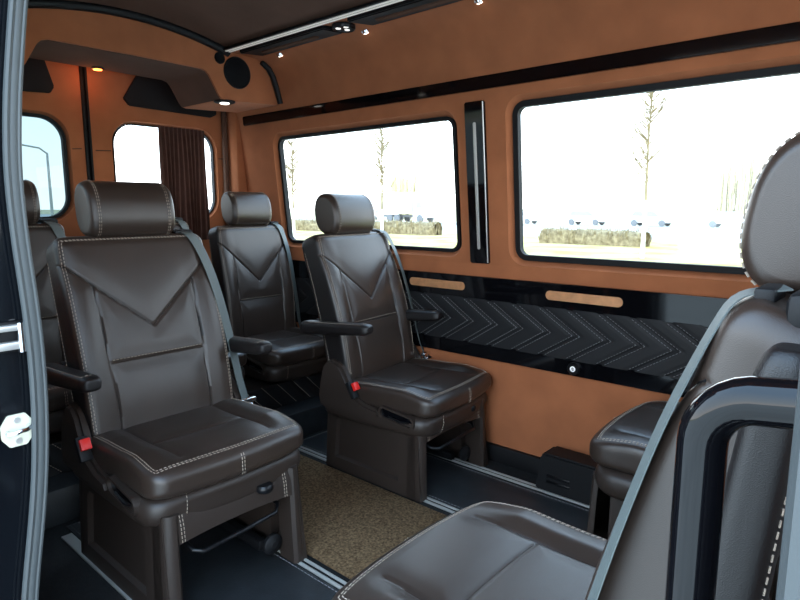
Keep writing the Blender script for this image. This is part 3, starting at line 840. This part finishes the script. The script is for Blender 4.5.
def rail(y, x0, label, wide=False):
    t = thing('floor_rail', label, 'rail', (0, y, 0), group='pale metal seat rails on the floor')
    x1 = .6; c = (x0 + x1) / 2
    if wide: obj('strip', MB().box((c, 0, .004), (x1 - x0, .036, .008), .003), 'railmetal', t)
    else:
        for dy in (-.0115, .0115): obj('track', MB().box((c, dy, .0045), (x1 - x0, .010, .009), .002), 'railmetal', t)
        obj('groove', MB().box((c, 0, .002), (x1 - x0, .012, .004)), 'rubber2', t)
rail(.700, -2.19, 'broad pale strip on the floor left of the seat by the door pillar', True)
rail(1.150, -2.26, 'pale twin rail along the left edge of the brown carpet')
rail(1.748, -2.26, 'pale twin rail along the right edge of the brown carpet')
rail(2.130, -2.26, 'pale twin rail on the floor below the tan lower wall')

# ------------------------------------------------------------------ outdoors
GZ = -.60
def ground(nm, x0, x1, y0, y1, m, dz=0., label=None):
    o = obj(nm, MB().box(((x0 + x1) / 2, (y0 + y1) / 2, GZ - .25 + dz), (x1 - x0, y1 - y0, .5)), m); struct(o); return o
ground('ground', -60, 60, -60, 7, 'yard')
ground('lawn', -120, 80, 7, 34, 'grass')
ground('road', -260, 160, 34, 62, 'asphalt')
ground('field', -700, 400, 62, 900, 'field')
ground('field', -900, -60, -300, 34, 'field', -.02)

def tree(x, y, h, label, wash=True, seed=1, spread=.25):
    rnd = random.Random(seed)
    t = thing('bare_tree', label, 'tree', (x, y, GZ), group='bare young trees along the road')
    tr = MB(); w = MB(); wh = h * .30
    tr.tube([(0, 0, wh), (rnd.uniform(-.05, .05), 0, h * .6), (rnd.uniform(-.08, .08), 0, h)], [.06, .036, .01], 8)
    obj('trunk', tr, 'bark', t)
    obj('painted_trunk', MB().tube([(0, 0, -.05), (0, 0, wh)], [.085, .06], 8), 'limewash' if wash else 'bark', t)
    br = MB()
    for i in range(64):
        z = h * rnd.uniform(.38, .97); L = h * spread * (1.12 - z / h) * rnd.uniform(.7, 1.3) + .25; a = rnd.uniform(0, 2 * PI)
        p0 = Vector((0, 0, z)); d = Vector((math.cos(a) * .75, math.sin(a) * .75, .75)).normalized()
        p1 = p0 + d * L * .5; p2 = p1 + (d + Vector((0, 0, .5))).normalized() * L * .5
        br.tube([p0, p1, p2], [.026, .018, .007], 5)
        for q in range(5):
            b0 = p0.lerp(p1, rnd.uniform(.3, 1)) if q < 2 else p1.lerp(p2, rnd.uniform(0, 1)); e = Vector((rnd.uniform(-1, 1), rnd.uniform(-1, 1), rnd.uniform(.1, 1))).normalized() * L * rnd.uniform(.2, .45)
            br.tube([b0, b0 + e], [.012, .005], 4)
    obj('branches', br, 'bark', t)
tree(-7.6, 21.6, 6.7, 'bare young tree with white-painted trunk seen through the larger side window', seed=3)
tree(-20.2, 21.6, 5.6, 'bare young tree seen through the smaller side window, right of the headrest', seed=5)
tree(-27.0, 21.6, 5.8, 'bare young tree at the left end of the smaller side window', seed=8)
tree(6.0, 22.0, 6.2, 'bare young tree in line with the others, hidden by the foreground headrest', seed=9)

def clump(mb, cx, cy, L, D, H, n, rnd, r=.02):
    for i in range(n):
        x = cx + rnd.uniform(-L / 2, L / 2); y = cy + rnd.uniform(-D / 2, D / 2)
        p = Vector((x, y, 0)); q = p + Vector((rnd.uniform(-.25, .25), rnd.uniform(-.25, .25), H * rnd.uniform(.7, 1.05)))
        mb.tube([p, (p + q) / 2 + Vector((rnd.uniform(-.08, .08), 0, 0)), q], [r, r * .8, r * .4], 4)
def hedge(x, y, L, H, label, n, seed):
    t = thing('hedge', label, 'hedge', (x, y, GZ), group='low bare hedges by the road')
    rnd = random.Random(seed); mb = MB(); clump(mb, 0, 0, L, .8, H, n, rnd, .03)
    obj('twigs', mb, 'hedge', t)
    c = MB()
    nx = int(L * 2); V = []; F = []
    for i in range(nx + 1):
        for (dy, dz) in ((-.4, 0), (-.42, .5), (-.25, .82), (0, .9), (.25, .8), (.42, .5), (.4, 0)):
            V.append((-L / 2 + L * i / nx + rnd.uniform(-.05, .05), dy + rnd.uniform(-.06, .06), H * dz * rnd.uniform(.9, 1.05)))
    for i in range(nx):
        for k in range(6): a = i * 7 + k; F.append((a, a + 1, a + 8, a + 7))
    obj('foliage', c.add(V, F, False), 'hedge', t)
hedge(-12.3, 28, 5.2, .80, 'low brown hedge at the left of the larger side window', 300, 3)
hedge(-32.5, 31, 17, .95, 'long low brown hedge in the smaller side window', 700, 4)

def bush(x, y, h, w, label, seed):
    t = thing('tall_bush', label, 'bush', (x, y, GZ), group='dry bushes beyond the road')
    rnd = random.Random(seed); mb = MB(); clump(mb, 0, 0, w, 2, h, 120, rnd, .10)
    obj('stems', mb, 'reed', t)
bush(-15.5, 72, 8.0, 5, 'dry yellow bush beyond the road, left one beside the foreground headrest', 1)
bush(-8.5, 72, 9.0, 5, 'dry yellow bush beyond the road, right one beside the foreground headrest', 2)
bush(-69, 80, 8.5, 7, 'dry yellow bush at the right end of the smaller side window', 5)

# guard rail
gr = thing('guard_rail', 'long pale road barrier on short posts beyond the lawn', 'barrier', (-20, 36, GZ))
obj('beam', MB().box((0, 0, .62), (110, .05, .14)), 'galv', gr)
for k in range(20): obj('post', MB().box((-54 + k * 5.6, .06, .33), (.10, .08, .66)), 'galv', gr)

# vehicles
def truck(loc, label):
    t = thing('box_truck', label, 'truck', loc)
    obj('cargo_box', MB().box((-3.3, 0, 2.35), (5.2, 2.4, 2.6), .06), 'white', t)
    cb = MB().prism([(-.55, .55), (1.30, .55), (1.34, 1.35), (1.02, 1.75), (.82, 2.75), (-.55, 2.85)], lambda u, v, d: (u, d, v), -1.1, 1.1, .05)
    cab = obj('cab', cb, 'white', t)
    obj('windscreen', MB().prism([(1.05, 1.78), (1.09, 1.78), (.90, 2.6), (.86, 2.6)], lambda u, v, d: (u, d, v), -1.0, 1.0), 'carwin', cab)
    for y in (-1.11, 1.11): obj('side_window', MB().prism([(.0, 1.75), (.88, 1.75), (.72, 2.5), (.0, 2.5)], lambda u, v, d: (u, y + d, v), -.01, .01), 'carwin', cab)
    obj('chassis', MB().box((-2.5, 0, .75), (7.0, 1.0, .25)), 'tyre', t)
    for x in (.55, -4.4, -3.2):
        for y in (-1.0, 1.0): obj('wheel', MB().lathe([(.20, -.14), (.45, -.14), (.48, -.08), (.48, .08), (.45, .14), (.20, .14)], (x, y, .48), (0, 1, 0), 20), 'tyre', t)
truck((-47.5, 58, GZ), 'white box truck on the far road, right of the headrest in the smaller window')
def car(loc, label, m='carpaint'):
    t = thing('parked_car', label, 'car', loc, group='cars on the far road')
    bd = MB().prism([(-2.1, .35), (2.1, .35), (2.15, .65), (1.95, .85), (1.0, .95), (-1.9, 1.0), (-2.15, .75)], lambda u, v, d: (u, d, v), -.85, .85, .05)
    obj('body', bd, m, t)
    obj('cabin', MB().prism([(-1.75, .98), (1.0, .94), (.45, 1.42), (-1.3, 1.46)], lambda u, v, d: (u, d, v), -.72, .72, .05), 'carwin', t)
    for x in (-1.3, 1.3):
        for y in (-.8, .8): obj('wheel', MB().lathe([(.15, -.1), (.30, -.1), (.32, 0), (.30, .1), (.15, .1)], (x, y, .32), (0, 1, 0), 16), 'tyre', t)
    return t
c0 = car((-27, 60, GZ), 'far car on the road, leftmost in the larger side window')
for x, y, lb in ((-20.5, 60, 'far car on the road, left of the bare tree in the larger window'), (-13.5, 60, 'far car on the road, right of the bare tree in the larger window'), (-61, 66, 'far car on the road at the left of the smaller window'), (-40.5, 60, 'far car on the road just right of the white truck'), (-34.8, 60, 'far car on the road at the right end of the smaller window')):
    dup(c0, (x, y, GZ), 0, lb)

# street lamp seen through the left rear door
sl = thing('street_lamp', 'pale single-arm street lamp outside the left rear door window', 'street lamp', (-40, 13.6, GZ))
obj('pole', MB().tube([(0, 0, -.05), (0, 0, 5.0)], [.10, .06], 10), 'galv', sl)
obj('arm', MB().tube([(0, 0, 4.95), (0, -.4, 5.25), (0, -1.4, 5.38)], .05, 8), 'galv', sl)
obj('lamp_head', MB().box((0, -1.75, 5.36), (.22, .75, .12), .04), 'galv', sl)
for x, y, h, w, lb, sd in ((-60, 24, 1.6, 6, 'pale scrub at the foot of the left rear door window, near the lamp post', 11), (-75, 22, 2.2, 7, 'farther pale scrub at the foot of the left rear door window', 12)): bush(x, y, h, w, lb, sd)

# ------------------------------------------------------------------ world, lamps, camera
w = bpy.data.worlds.new('sky'); S.world = w; w.use_nodes = True
nt = w.node_tree; bg = nt.nodes['Background']
tc = nt.nodes.new('ShaderNodeTexCoord'); sx = nt.nodes.new('ShaderNodeSeparateXYZ'); cr = nt.nodes.new('ShaderNodeValToRGB')
nt.links.new(tc.outputs['Generated'], sx.inputs[0]); nt.links.new(sx.outputs['Z'], cr.inputs['Fac']); nt.links.new(cr.outputs['Color'], bg.inputs['Color'])
e = cr.color_ramp.elements
e[0].position = 0; e[0].color = (.95, .98, 1, 1); e[1].position = .75; e[1].color = (.46, .70, 1.0, 1)
m_ = cr.color_ramp.elements.new(.18); m_.color = (.72, .87, 1, 1)
bg.inputs['Strength'].default_value = 6.4

def lamp(nm, typ, loc, en, col, size=.05, rot=None, spot=None):
    l = bpy.data.lights.new(nm, typ); l.energy = en; l.color = col
    if typ in ('POINT', 'SPOT'): l.shadow_soft_size = size
    if spot: l.spot_size = math.radians(spot); l.spot_blend = .6
    o = bpy.data.objects.new(nm, l); COL.objects.link(o); o.location = loc
    if rot: o.rotation_euler = rot
    return o
lamp('console_glow', 'POINT', (-3.24, 1.34, 1.80), .35, (1, .28, .08), .02)
lamp('console_spot', 'SPOT', (-2.845, 1.84, 1.685), 1.5, (1, .9, .75), .02, None, 110)

cam = bpy.data.cameras.new('camera'); co = bpy.data.objects.new('camera', cam); COL.objects.link(co)
cam.sensor_width = 36; cam.lens = 27; cam.clip_start = .02; cam.clip_end = 2000
rx = Vector((.75033946, .66105272, 0)); up = Vector((-.10019046, .11372294, .98844775)); bk = Vector((.65341607, -.74167135, .15156199))
co.matrix_world = Matrix(((rx.x, up.x, bk.x, 0), (rx.y, up.y, bk.y, 0), (rx.z, up.z, bk.z, 1.15), (0, 0, 0, 1)))
S.camera = co
S.view_settings.view_transform = 'Standard'; S.view_settings.look = 'None'; S.view_settings.gamma = 1; S.view_settings.use_curve_mapping = False
S.view_settings.exposure = 0.0
